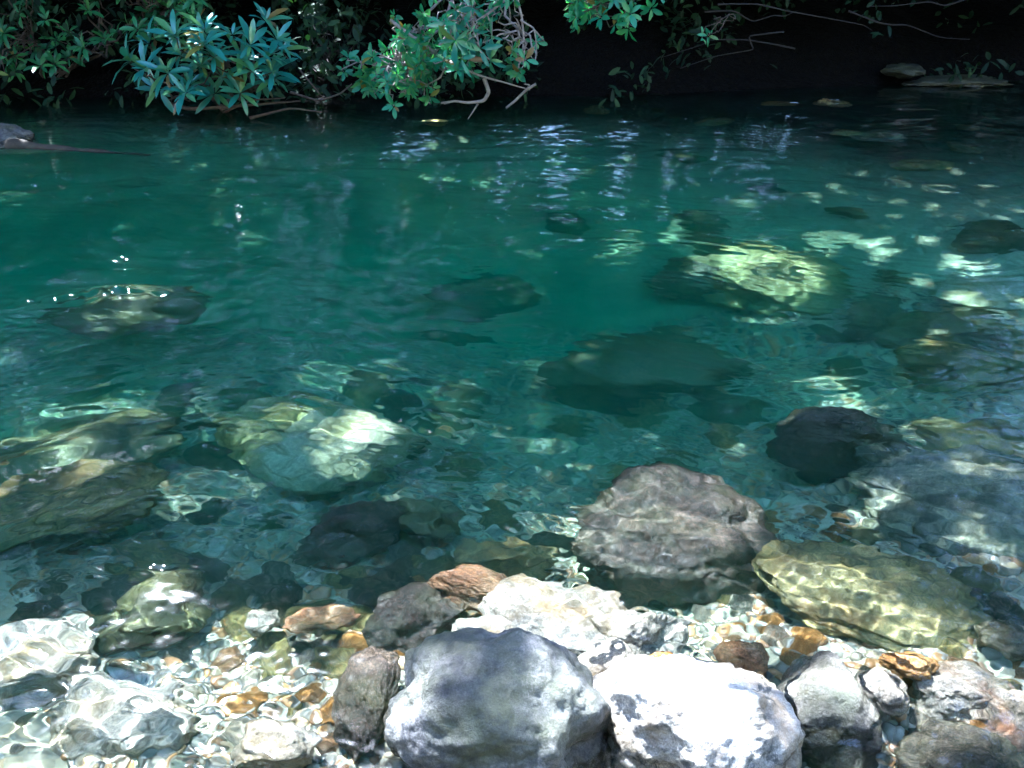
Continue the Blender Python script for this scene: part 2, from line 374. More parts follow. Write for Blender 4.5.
c = at(125, 300); WZ += .035 * np.exp(-((WX - c[0]) / .35) ** 2 - ((WY - c[1]) / .16) ** 2)
c = at(150, 585); WZ += .018 * np.exp(-((WX - c[0]) / .14) ** 2 - ((WY - c[1]) / .08) ** 2)
WZ = np.where((WY < .8) | (np.abs(WX) > np.abs(half[:, None]) * 1.1), 0, WZ)
NR, NC = WX.shape
V = np.stack([WX.ravel(), WY.ravel(), WZ.ravel()], 1)
F4 = [grid_faces(NR, NC)]
# sides and bottom close the body
idx = np.arange(NR * NC).reshape(NR, NC)
loop = np.concatenate([idx[0, :], idx[1:, -1], idx[-1, -2::-1], idx[-2:0:-1, 0]])
Vb = V[loop].copy(); Vb[:, 2] = -3.5; base = len(V); V = np.concatenate([V, Vb]); nb = len(loop)
k = np.arange(nb); k2 = (k + 1) % nb
F4.append(np.stack([loop[k2], loop[k], base + k, base + k2], 1)[:, ::-1][:, ::-1])
me = mesh_np('water', V[:base], F4[0])
water = tag(link('water', me, M['water']), 'clear green river water with small ripples', kind='structure')
water.cycles.is_caustics_caster = True
# the murk that colours the water: a closed body whose top follows the ripples
V2 = V.copy(); V2[:base, 2] += .003
me = mesh_np('water_murk', V2, [F4[0]] + [F4[1], (base + np.arange(nb)[::-1])[None, :]])
bm_ = bmesh.new(); bm_.from_mesh(me); bmesh.ops.recalc_face_normals(bm_, faces=bm_.faces); bm_.to_mesh(me); bm_.free()
tag(link('water_murk', me, M['murk']), 'green tint of the river water with depth', kind='stuff')

# ------------------------------------------------------------------ rocks
_ico = {}
def ico(sub):
    if sub not in _ico:
        bm = bmesh.new(); bmesh.ops.create_icosphere(bm, subdivisions=sub, radius=1)
        V = np.array([v.co[:] for v in bm.verts]); F = np.array([[v.index for v in f.verts] for f in bm.faces]); bm.free()
        _ico[sub] = (V, F)
    return _ico[sub]
def rock_shape(seed, sub=5, rough=1., facets=7, flat=0, strata=0):
    r_ = np.random.default_rng(seed); V, F = ico(sub); v = V.copy()
    for k in range(facets):
        n_ = r_.normal(size=3); n_ /= np.linalg.norm(n_); o = r_.uniform(.55, .88)
        d = v @ n_; v = v - n_[None] * np.maximum(0, d - o)[:, None] * .8
    if flat: v[:, 2] = np.where(v[:, 2] > flat, flat + (v[:, 2] - flat) * .25, v[:, 2])
    s = r_.uniform(0, 60, 3)
    n_ = V
    disp = .20 * fbm(v * 1.1 + s, 2) + rough * (.09 * fbm(v * 2.6 + s, 3) - .05 * np.abs(fbm(v * 4.5 + s, 3)))
    if sub >= 6: disp = disp + rough * .010 * fbm(v * 30 + s, 2)
    if sub >= 5: disp = disp + rough * .022 * fbm(v * 13 + s, 3)
    if strata:
        dr = np.array([.35, -.5, .8]); dr /= np.linalg.norm(dr)
        tt = (v @ dr) * 5.5 + fbm(v * 1.5 + s, 3) * .9
        disp = disp + strata * .055 * (np.abs((tt % 1) - .5) * 2 - .5)
    v = v + n_ * disp[:, None]
    return v, F
def rock(name, label, cat, px, py, z, abc, mat, seed, rot=0, tilt=(0, 0), group=None, top=None, **kw):
    v, F = rock_shape(seed, **kw)
    v = v * np.array(abc)
    Mx = np.array((Matrix.Rotation(R(rot), 3, 'Z') @ Matrix.Rotation(R(tilt[0]), 3, 'X') @ Matrix.Rotation(R(tilt[1]), 3, 'Y')))
    v = v @ Mx.T
    if top is not None: z = top - v[:, 2].max()
    p = at(px, py, z)
    o = link(name, mesh_np(name, v, F), M[mat], loc=tuple(p))
    tag(o, label, cat, group); o.cycles.is_caustics_receiver = True
    return o

big = [
 # name, label, cat, px, py, z(centre), half sizes, mat, seed, rot, tilt, kw
 ('boulder', 'dark brown boulder just under the surface with bright light filigree and a green mossy patch', 'boulder', 668, 536, -.2, (.35, .28, .25), 'brown', 4, -18, (6, 6), dict(sub=6, facets=3, rough=1.0, strata=.4, top=-.08)),
 ('boulder', 'grey mottled boulder standing out of the water in dappled sun at the bottom edge', 'boulder', 500, 728, .0, (.24, .20, .20), 'grey', 9, -8, (0, 8), dict(sub=6, facets=4, rough=.85, strata=.3)),
 ('boulder', 'white sunlit boulder glaring beside the grey mottled boulder', 'boulder', 690, 728, .0, (.22, .19, .17), 'pale', 15, 12, (0, -5), dict(sub=6, facets=4, rough=.7)),  # reads white from full sun
 ('boulder', 'smooth grey boulder, white on its sunny side, with a pale round knob', 'boulder', 828, 718, -.07, (.125, .17, .13), 'grey', 23, -20, (10, 0), dict(sub=6, facets=3, rough=.5, top=.045)),
 ('rock', 'pale round knob of rock leaning on the smooth grey boulder', 'rock', 884, 690, -.01, (.055, .06, .055), 'pale', 31, 0, (0, 0), dict(sub=5, top=.03, facets=3, rough=.5)),
 ('rock', 'brown submerged rock with amber light bands behind the grey mottled boulder', 'rock', 415, 625, -.18, (.16, .14, .14), 'brown', 41, 20, (0, 0), dict(sub=6, top=-.09)),
 ('rock', 'whitish cracked rock in full sun between the mottled boulder and the dark brown boulder', 'rock', 560, 622, -.12, (.19, .15, .12), 'white', 37, -25, (0, 8), dict(sub=6, flat=.5, rough=.7, top=-.025, strata=.5)),
 ('rock', 'pink and white fractured rock touching the foot of the dark brown boulder', 'rock', 628, 642, -.10, (.16, .12, .12), 'white', 52, 15, (6, 0), dict(sub=6, top=-.01, strata=.6)),
 ('rock', 'long rusty streaked rock in shallow water left of the dark brown boulder', 'rock', 480, 590, -.16, (.15, .07, .07), 'rust', 61, -22, (0, 0), dict(sub=6, top=-.06, strata=.5)),
 ('stone', 'orange flat stone lying above the white sunlit boulder', 'stone', 668, 668, -.02, (.085, .06, .04), 'amber', 71, 10, (0, 8), dict(sub=5)),
 ('stone', 'rust brown flat stone between the orange stone and the smooth grey boulder', 'stone', 742, 660, -.08, (.075, .06, .04), 'rust', 72, 40, (0, 0), dict(sub=5)),
 ('slab', 'olive yellow sloping slab with diagonal bands lying under shallow water', 'slab', 885, 600, -.18, (.34, .19, .08), 'olive', 81, -22, (4, 6), dict(sub=6, top=-.10, flat=.5, strata=.8)),
 ('slab', 'wide pale teal slab with wavy horizontal bands under the water at the right edge', 'slab', 985, 500, -.36, (.48, .34, .17), 'teal', 83, -8, (6, -6), dict(sub=6, top=-.13, flat=.55, strata=.5)),
 ('boulder', 'dark submerged boulder with a sharp black outline beside the pale teal slab', 'boulder', 838, 440, -.36, (.24, .18, .22), 'dark', 91, 5, (0, 0), dict(sub=6, top=-.12)),
 ('boulder', 'broad dim boulder deep in the water beyond the dark brown boulder', 'boulder', 650, 370, -.8, (.50, .36, .34), 'mossy', 95, 0, (0, 0), dict(sub=5, top=-.62, rough=.7)),
 ('rock', 'rounded pale-topped rock under the sparkling riffle on the left', 'rock', 155, 608, -.18, (.15, .13, .09), 'mossy', 99, 0, (0, 0), dict(sub=6, top=-.10, rough=.6, strata=.3)),
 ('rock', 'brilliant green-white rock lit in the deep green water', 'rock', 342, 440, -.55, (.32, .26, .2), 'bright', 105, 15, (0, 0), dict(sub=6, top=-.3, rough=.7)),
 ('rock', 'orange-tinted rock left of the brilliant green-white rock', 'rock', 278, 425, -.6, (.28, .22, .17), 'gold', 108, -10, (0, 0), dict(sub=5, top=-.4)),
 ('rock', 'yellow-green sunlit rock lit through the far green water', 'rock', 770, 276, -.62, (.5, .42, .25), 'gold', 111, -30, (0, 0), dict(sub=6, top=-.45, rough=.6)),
 ('rock', 'dim olive rock joined to the yellow-green sunlit rock', 'rock', 700, 280, -.75, (.32, .30, .24), 'mossy', 114, 30, (0, 0), dict(sub=5, top=-.6)),
 ('rock', 'yellow-green rock under the row of sparkles near the left edge', 'rock', 128, 306, -.38, (.36, .30, .22), 'mossy', 118, 0, (0, 0), dict(sub=6, rough=.5, top=-.32)),
 ('slab', 'tan and brown submerged slab with streaks along the left edge', 'slab', 60, 500, -.38, (.42, .22, .14), 'olive', 121, 12, (0, -6), dict(sub=6, top=-.2, flat=.6, strata=.5)),
 ('rock', 'large cloudy pale rock beyond the tan slab on the left', 'rock', 80, 450, -.55, (.42, .26, .2), 'mossy', 124, 5, (0, 0), dict(sub=6, rough=.6)),
 ('rock', 'dark brown rock in deeper water above the amber cobbles', 'rock', 352, 530, -.36, (.16, .12, .13), 'brown', 127, 25, (0, 0), dict(sub=5)),
 ('rock', 'pale brown rock beside the darker rock in mid stream', 'rock', 428, 520, -.38, (.12, .10, .12), 'mossy', 128, -25, (0, 0), dict(sub=5)),
 ('stone', 'long reddish stone lying across the amber cobbles', 'stone', 322, 622, -.19, (.10, .045, .035), 'rust', 131, 10, (0, 0), dict(sub=5)),
 ('stone', 'pale blue-white stone above the amber cobbles', 'stone', 262, 622, -.19, (.045, .05, .04), 'pale', 133, 10, (0, 0), dict(sub=5)),
 ('stone', 'tan stone with a white face right of the smooth grey boulder', 'stone', 908, 664, -.03, (.065, .045, .04), 'amber', 141, -12, (0, 0), dict(sub=5)),
 ('rock', 'pinkish white rock in the shallows at the lower right', 'rock', 955, 692, -.12, (.13, .10, .09), 'quartz', 143, -20, (0, 0), dict(sub=6, top=-.03, strata=.3)),
 ('rock', 'dark wet rock at the lower right corner', 'rock', 955, 770, -.08, (.16, .12, .11), 'dark', 147, 0, (0, 0), dict(sub=6, top=-.005)),
 ('rock', 'grey rock with a pale ridge cut by the right edge', 'rock', 1012, 716, -.07, (.11, .09, .09), 'quartz', 149, 35, (0, 0), dict(sub=6, top=-.01)),
 ('rock', 'dark rounded rock at the right edge below the pale teal slab', 'rock', 1010, 640, -.14, (.085, .07, .07), 'dark', 151, 0, (0, 0), dict(sub=5)),
 ('rock', 'pale mound standing in for sunlit bed under ripples at the lower left corner', 'rock', 20, 664, -.20, (.20, .15, .09), 'white', 153, 15, (0, 0), dict(sub=6, top=-.11, rough=.7)),  # mound for a sunlit stretch of bed, glare painted in its white
 ('rock', 'whitish mound standing in for sunlit bed under glaring ripples left of the bottom cobbles', 'rock', 115, 718, -.185, (.19, .14, .09), 'white', 155, -15, (0, 0), dict(sub=6, top=-.11, rough=.7)),  # second mound for the sunlit bed, whitened the same way
 ('rock', 'white lit rock at the bottom edge beside the amber cobbles', 'rock', 270, 748, -.18, (.10, .07, .07), 'white', 157, 0, (0, 0), dict(sub=5, top=-.04)),
 ('rock', 'flat white rock filling the gap between the mottled and the sunlit boulders', 'rock', 612, 672, -.1, (.10, .08, .09), 'white', 201, 30, (0, 0), dict(sub=6, rough=.7, top=.0)),  # added white rock, carries the painted sun glare across the gap
 ('rock', 'glare-white rock under thin water just behind the mottled boulder', 'rock', 490, 640, -.1, (.12, .09, .09), 'white', 203, -10, (0, 0), dict(sub=6, rough=.7, top=-.03)),  # also added, spreads the painted glare behind the boulder
 ('rock', 'brown rock with looping light lines touching the left of the mottled boulder', 'rock', 368, 700, -.13, (.08, .16, .09), 'brown', 159, 0, (0, 0), dict(sub=6, top=-.03)),
 ('rock', 'gold and olive rock in deep shade left of the brown rock', 'rock', 505, 560, -.3, (.16, .09, .10), 'olive', 163, 0, (0, 0), dict(sub=5)),
 ('rock', 'blue-white wet rock breaking the surface at the far left', 'rock', 2, 142, -.03, (.30, .25, .16), 'grey', 171, 0, (0, 0), dict(sub=5)),
 ('rock', 'small orange-brown stone in clear water above the olive slab', 'stone', 838, 527, -.30, (.04, .04, .035), 'amber', 173, 0, (0, 0), dict(sub=4)),
 ('rock', 'flat pale rock under far water at the upper right', 'rock', 878, 136, -.3, (.30, .28, .10), 'teal', 177, 0, (0, 0), dict(sub=5)),
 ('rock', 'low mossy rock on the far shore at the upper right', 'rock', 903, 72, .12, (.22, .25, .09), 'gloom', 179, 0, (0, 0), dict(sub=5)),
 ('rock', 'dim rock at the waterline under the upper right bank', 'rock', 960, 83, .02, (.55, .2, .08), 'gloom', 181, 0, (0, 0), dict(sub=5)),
 ('rock', 'dark submerged rock at the far right of the deep water', 'rock', 955, 330, -.55, (.36, .25, .2), 'mossy', 183, 0, (0, 0), dict(sub=5)),
 ('rock', 'golden brown rock mottled with algae above the pale teal slab', 'rock', 965, 365, -.5, (.30, .2, .15), 'olive', 185, 10, (0, 0), dict(sub=5)),
 ('rock', 'dull green rock in the middle of the dark water', 'rock', 480, 300, -1.0, (.4, .35, .3), 'mossy', 187, 0, (0, 0), dict(sub=5, top=-1.0)),
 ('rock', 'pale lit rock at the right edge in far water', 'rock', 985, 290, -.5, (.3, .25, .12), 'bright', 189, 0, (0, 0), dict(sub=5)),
]
for nm, lab, cat, px, py, z, abc, mat, seed, rot, tilt, kw in big:
    rock(nm, lab, cat, px, py, z, abc, mat, seed, rot, tilt, **kw)

# cobbles of the shallows: every one an object, sharing a few shapes
cob_shapes = []
for k in range(14):
    v, F = rock_shape(400 + k, sub=4, facets=5, rough=.5)
    v = v * np.array([1, rng.uniform(.65, .95), rng.uniform(.45, .75)])
    cob_shapes.append((v, F))
cob_me = {}
cls = [('amber', 'amber cobble among the mixed cobbles of the shallow bed'), ('rust', 'rusty brown cobble among the mixed cobbles of the shallow bed'), ('olive', 'olive cobble among the mixed cobbles of the shallow bed'),
       ('grey', 'grey cobble among the mixed cobbles of the shallow bed'), ('pale', 'pale cobble among the mixed cobbles of the shallow bed'), ('dark', 'blackish cobble among the mixed cobbles of the shallow bed'), ('quartz', 'pinkish cobble among the mixed cobbles of the shallow bed')]
wts = np.array([.32, .2, .15, .1, .09, .07, .07]); wts /= wts.sum()
zones = [(220, 640, 600, 768, 110), (700, 1024, 560, 768, 80), (640, 1000, 480, 600, 40), (380, 640, 520, 660, 40), (0, 240, 540, 768, 25)]
placed = []
for x0, x1, y0, y1, cnt in zones:
    k = 0; tries = 0
    while k < cnt and tries < 3000:
        tries += 1
        p = at(rng.uniform(x0, x1), rng.uniform(y0, y1), -.2)
        s = .018 + .038 * rng.random() ** 1.6
        if any((p[0] - q[0]) ** 2 + (p[1] - q[1]) ** 2 < (.75 * (s + q[2])) ** 2 for q in placed): continue
        placed.append((p[0], p[1], s)); k += 1
        ci = rng.choice(len(cls), p=wts); mk, lab = cls[ci]; si = rng.integers(len(cob_shapes))
        if (mk, si) not in cob_me:
            me = mesh_np('cobble', *cob_shapes[si]); me.materials.append(M[mk]); cob_me[(mk, si)] = me
        o = bpy.data.objects.new('cobble', cob_me[(mk, si)]); COL.objects.link(o)
        o.location = (p[0], p[1], float(terr(p[0], p[1])) + s * .12); o.scale = (s, s, s)
        o.rotation_euler = (rng.uniform(-.3, .3), rng.uniform(-.3, .3), rng.uniform(0, 6.28))
        tag(o, lab, 'cobble', mk + ' cobbles on the shallow bed'); o.cycles.is_caustics_receiver = True
mid_me = {}
ml = [('brown', 'brown rock half sunk in the gravel of the stony bed'), ('mossy', 'greenish rock half sunk in the gravel of the stony bed'), ('dark', 'blackish rock half sunk in the gravel of the stony bed'), ('grey', 'grey rock half sunk in the gravel of the stony bed'), ('olive', 'yellowish rock half sunk in the gravel of the stony bed'), ('rust', 'reddish rock half sunk in the gravel of the stony bed')]
for x0, x1, y0, y1, cnt, s0, s1 in ((0, 1024, 330, 470, 34, .08, .17), (0, 560, 470, 600, 26, .05, .12), (560, 1024, 440, 640, 16, .04, .09), (560, 1024, 110, 330, 22, .1, .22), (0, 350, 560, 720, 18, .04, .09), (350, 680, 560, 650, 10, .04, .07)):
    for q in range(cnt):
        mk, lab = ml[rng.choice(6, p=[.1, .5, .0, .0, .4, .0] if y1 < 480 else [.2, .3, .15, .1, .15, .1])]; si = rng.integers(8)
        if (mk, si) not in mid_me:
            v, F = rock_shape(700 + si, sub=5, facets=5, rough=.7); v = v * np.array([1, .8, .6]); me = mesh_np('bed_rock', v, F); me.materials.append(M[mk]); mid_me[(mk, si)] = me
        zz = -.6 if y1 < 480 else -.3
        p = at(rng.uniform(x0, x1), rng.uniform(y0, y1), zz); sc = rng.uniform(s0, s1)
        o = bpy.data.objects.new('bed_rock', mid_me[(mk, si)]); COL.objects.link(o)
        o.location = (p[0], p[1], float(terr(p[0], p[1])) + sc * .1); o.scale = (sc * rng.uniform(.9, 1.4), sc, sc * rng.uniform(.7, 1.1)); o.rotation_euler = (rng.uniform(-.25, .25), rng.uniform(-.25, .25), rng.uniform(0, 6.28))
        tag(o, lab, 'rock', mk + ' rocks of the stony bed'); o.cycles.is_caustics_receiver = True
# loose gravel, nobody could count it
Vs, Fs, off = [], [], 0
shp = [rock_shape(500 + k, sub=2, facets=4, rough=.4) for k in range(8)]
for k in range(26000):
    yy = 1.0 + 3.6 * rng.random() ** 1.5; xx = rng.uniform(-.72, .72) * yy * 1.0
    s = .006 + .018 * rng.random() ** 1.8 + .003 * max(0, yy - 2)
    v, F = shp[rng.integers(8)]
    a = rng.uniform(0, 6.28); ca, sa = math.cos(a), math.sin(a)
    v = v * s * np.array([1, .8, .55]); v = np.stack([v[:, 0] * ca - v[:, 1] * sa, v[:, 0] * sa + v[:, 1] * ca, v[:, 2]], 1)
    Vs.append(v + np.array([xx, yy, 0])); Fs.append(F + off); off += len(v)
VV = np.concatenate(Vs); cen = VV.reshape(26000, -1, 3)[:, :, :2].mean(1)
tz = terr(cen[:, 0], cen[:, 1]); VV[:, 2] += np.repeat(tz + .004, len(shp[0][0]))
gr = tag(link('gravel', mesh_np('gravel', VV, np.concatenate(Fs)), M['pebble']), 'fine mixed gravel between the cobbles on the river bed', 'gravel', kind='stuff')
gr.cycles.is_caustics_receiver = True; bed.cycles.is_caustics_receiver = True

# ------------------------------------------------------------------ foliage tools
def leaves_mesh(name, C, D, N, Ln, Wd, fold=.25, droop=.2):
    """C base points, D directions, N normals, lengths, widths -> one mesh of oblong leaves"""
    n_ = len(C); D = D / np.linalg.norm(D, axis=1)[:, None]
    S = np.cross(D, N); S /= np.linalg.norm(S, axis=1)[:, None] + 1e-9; N = np.cross(S, D)
    Ln = Ln[:, None]; Wd = Wd[:, None]
    st = [(0, 0, .08), (.28, .75, .0), (.62, 1., -.3), (.87, .62, -.75), (1., 0., -1.)]
    rows = []
    for tt, w, dr in st:
        c = C + D * Ln * tt + N * Ln * droop * dr
        if w == 0 or tt == 0:
            rows.append([c])
        else:
            rows.append([c - S * Wd * w * .5 + N * Wd * fold * w * .5, c, c + S * Wd * w * .5 + N * Wd * fold * w * .5])
    pts = [rows[0][0]] + rows[1] + rows[2] + rows[3] + [rows[4][0]]   # 11 verts
    V = np.stack(pts, 1).reshape(-1, 3); o = (np.arange(n_) * 11)[:, None]
    quads = []
    for a, b_ in ((1, 4), (4, 7)):
        quads += [[a, a + 1, b_ + 1, b_], [a + 1, a + 2, b_ + 2, b_ + 1]]
    tris = [[0, 2, 1], [0, 3, 2], [7, 8, 10], [8, 9, 10]]
    Q = (np.array(quads)[None] + o[:, :, None]).reshape(-1, 4); T = (np.array(tris)[None] + o[:, :, None]).reshape(-1, 3)
    return mesh_np(name, V, [Q, T])
def whorls(tips, dirs, n_leaf, ln, wd, r_, spread=(.2, 1.2)):
    C, D, N, Ls, Ws = [], [], [], [], []
    for p, d in zip(tips, dirs):
        d = d / np.linalg.norm(d); a = np.cross(d, [0.3, .2, 1]); a /= np.linalg.norm(a); b = np.cross(d, a)
        m = r_.integers(*n_leaf); ph = r_.uniform(0, 6.28)
        for k in range(m):
            an = ph + k * 6.283 / m + r_.normal(0, .15); rad = a * math.cos(an) + b * math.sin(an)
            sp = r_.uniform(*spread); dd = rad * math.sin(sp) + d * math.cos(sp)
            C.append(p + dd * .01); D.append(dd); N.append(d * math.sin(sp) - rad * math.cos(sp) + np.array([0, 0, .3]) + r_.normal(0, .15, 3))
            q = r_.uniform(.5, 1.2); Ls.append(ln * q); Ws.append(wd * q * r_.uniform(.85, 1.1))
    return np.array(C), np.array(D), np.array(N), np.array(Ls), np.array(Ws)
def tubes(name, lines, sides=6):
    """lines: list of (points (n,3), radii (n,))"""
    Vs, Fs, off = [], [], 0
    for P, rad in lines:
        P = np.asarray(P, float); n_ = len(P)
        T = np.gradient(P, axis=0); T /= np.linalg.norm(T, axis=1)[:, None] + 1e-9
        A = np.cross(T, np.array([.13, .37, .92])); A /= np.linalg.norm(A, axis=1)[:, None] + 1e-9; B = np.cross(T, A)
        an = np.arange(sides) * 2 * math.pi / sides
        ring = P[:, None] + np.asarray(rad)[:, None, None] * (A[:, None] * np.cos(an)[None, :, None] + B[:, None] * np.sin(an)[None, :, None])
        Vs.append(ring.reshape(-1, 3))
        i = np.arange(n_ - 1)[:, None] * sides; j = np.arange(sides)[None]; j2 = (j + 1) % sides
        Fs.append(np.stack([i + j, i + j2, i + sides + j2, i + sides + j], -1).reshape(-1, 4) + off); off += n_ * sides
    return mesh_np(name, np.concatenate(Vs), np.concatenate(Fs))
def wander(p0, p1, n_, amp, r_, r0, r1):
    p0 = np.array(p0, float); p1 = np.array(p1, float); t_ = np.linspace(0, 1, n_)
    P = p0 + (p1 - p0) * t_[:, None]; w = np.cumsum(r_.normal(0, 1, (n_, 3)), 0); w -= w[0]; w -= t_[:, None] * w[-1]
    P = P + w * amp / math.sqrt(n_)
    return P, r0 + (r1 - r0) * t_

# where sun flecks reach: ellipses on the water level plane (world), softness
def patch(px, py, rx, ry, z=0., dens=1.):
    c = at(px, py, z); ex = at(px + rx, py, z); ey0 = at(px, py - ry, z); ey1 = at(px, py + ry, z)
    a = abs(ex[0] - c[0]); b = abs(ey0[1] - ey1[1]) / 2; c = (ey0 + ey1) / 2; c[0] = at(px, py, z)[0]
    if z < 0: kz = 1 / math.tan(math.acos(math.cos(EL) / 1.333))
    else: kz = 1 / math.tan(EL)
    sh = -z * kz      # move towards the sun up to z=0
    return (c[0] + sh * math.sin(AZ), c[1] + sh * math.cos(AZ), a, b, dens)
PATCH = [patch(*a) for a in (
    (480, 658, 80, 10, .17, .7), (430, 685, 22, 16, .17, .5), (500, 690, 26, 12, .17, .45), (565, 690, 30, 16, .15, .5), (470, 735, 24, 12, .14, .4), (540, 735, 30, 12, .14, .35), (590, 760, 30, 14, .14, .9),
    (690, 700, 100, 50, .12, 1.), (640, 735, 45, 30, .1, 1.), (740, 750, 60, 22, .08, .9),
    (560, 625, 110, 42, -.03, 1.), (640, 625, 60, 34, -.02, 1.), (430, 600, 60, 30, -.1, .7), (480, 640, 60, 24, -.05, 1.),
    (800, 700, 40, 45, .06, 1.), (884, 685, 26, 20, .03, 1.), (945, 675, 70, 35, -.05, 1.), (985, 705, 50, 35, -.05, 1.), (900, 660, 30, 14, 0, 1.), (900, 740, 30, 25, -.1, .7),
    (35, 655, 110, 50, -.1, 1.), (110, 718, 110, 50, -.1, 1.), (265, 745, 60, 26, -.08, 1.), (270, 690, 70, 30, -.15, .55), (300, 640, 80, 35, -.18, .62), (370, 680, 40, 60, -.1, .9), (262, 620, 24, 18, -.2, 1.), (200, 660, 50, 30, -.15, .6),
    (625, 515, 70, 45, -.08, .66), (720, 520, 40, 30, -.06, .45), (640, 572, 50, 24, -.05, .9), (690, 478, 60, 12, -.05, .7), (740, 560, 36, 30, -.05, .6), (700, 602, 60, 14, -.1, .9),
    (350, 434, 24, 18, -.35, 1.), (290, 422, 26, 12, -.45, .45), (774, 270, 38, 16, -.5, 1.), (720, 262, 24, 10, -.6, .5), (650, 292, 30, 8, -.7, .3),
    (100, 440, 140, 30, -.45, .5), (40, 475, 80, 22, -.35, .5), (180, 470, 60, 20, -.5, .5), (128, 304, 40, 16, -.2, .5), (60, 302, 60, 8, 0, 1.), (125, 298, 60, 8, 0, 1.), (85, 578, 45, 6, 0, 1.), (545, 425, 12, 4, 0, 1.), (440, 310, 14, 3, 0, 1.), (800, 305, 20, 4, 0, 1.), (120, 258, 12, 3, 0, 1.), (640, 470, 10, 4, 0, 1.), (155, 600, 40, 25, -.05, .6), (140, 574, 50, 12, 0, 1.),
    (800, 590, 40, 24, -.1, .9), (880, 610, 90, 34, -.1, .6), (960, 500, 100, 44, -.2, .36), (810, 525, 40, 25, -.3, .3), (950, 350, 60, 20, -.4, .2), (990, 300, 40, 12, -.4, .5), (810, 362, 18, 12, -.4, .6),
    (520, 568, 40, 14, -.15, 1.), (270, 372, 110, 26, -1., .3), (480, 430, 70, 24, -.8, .25), (840, 250, 110, 30, -.5, .3), (900, 190, 110, 26, -.4, .3), (960, 420, 70, 20, -.3, .35), (640, 245, 70, 12, -1., .3), (560, 330, 60, 16, -1, .25), (420, 390, 50, 20, -.9, .35), (880, 380, 70, 20, -.5, .3), (150, 400, 60, 16, -.8, .3), (700, 430, 50, 14, -.5, .25), (435, 121, 20, 3, 0, 1.), (965, 272, 16, 6, 0, 1.), (760, 232, 14, 4, 0, 1.), (945, 229, 14, 4, 0, 1.), (120, 690, 40, 20, 0, 1.),
)]
def fleck(px, py, Yd, rad, dens=1.):
    p = atY(px, py, Yd); k_ = p[2] / SUN[2]; return (p[0] - SUN[0] * k_, p[1] - SUN[1] * k_, rad - .05, rad - .05, dens)
DARK = [patch(495, 705, 95, 56, .14, .64), patch(748, 688, 30, 24, .1, .35), patch(720, 740, 24, 12, .1, .5), patch(840, 735, 40, 30, .02, .45)]
FL = [(440, 10, 7.7, .09), (415, 35, 7.7, .09), (395, 75, 7.8, .08), (500, 20, 7.6, .08), (385, 95, 7.8, .07), (640, 12, 7.9, .09), (570, 15, 7.9, .07), (150, 60, 8.1, .06), (225, 45, 8.0, .06), (376, 44, 7.7, .06), (388, 20, 7.7, .09), (455, 30, 7.5, .10), (430, 15, 7.6, .10), (405, 60, 7.7, .08), (470, 50, 7.5, .10), (590, 20, 7.9, .10), (620, 10, 7.9, .08), (400, 90, 7.8, .07),
      (20, 20, 8.9, .08), (60, 30, 8.9, .07), (100, 8, 8.9, .07), (260, 40, 8.0, .07), (200, 60, 8.0, .06), (290, 30, 9.5, .12), (310, 20, 9.5, .12), (335, 22, 9.5, .12), (320, 45, 9.5, .12), (345, 50, 9.5, .10), (318, 70, 9.5, .12),
      (705, 36, 8.2, .08), (900, 5, 9.5, .10), (940, 8, 9.5, .08), (815, 38, 9.6, .06), (6, 135, 7.0, .13)]
PATCH += [fleck(*a) for a in FL]
def sun_keep(C, mg=.08):
    """True where a leaf may stay: not in front of a gap that lets a sun fleck through"""
    s = C[:, 2] / math.tan(EL); qx = C[:, 0] - s * math.sin(AZ); qy = C[:, 1] - s * math.cos(AZ)
    keep = np.ones(len(C), bool)
    for cx, cy, a, b, dn in PATCH:
        d = ((qx - cx) / (a + mg)) ** 2 + ((qy - cy) / (b + mg)) ** 2
        # a fleck lets the leaves go in clumps
        cl = gn(np.stack([qx * 6, qy * 6, np.full(len(C), cx * 3)], 1)) * .9 + .5
        keep &= ~((d < 1) & (cl < dn * 1.25))
    for cx, cy, a, b, dn in DARK:
        d = ((qx - cx) / a) ** 2 + ((qy - cy) / b) ** 2
        cl = gn(np.stack([qx * 11, qy * 11, np.full(len(C), 3.3)], 1)) + .5
        keep |= (d < 1) & (cl > dn)
    return keep
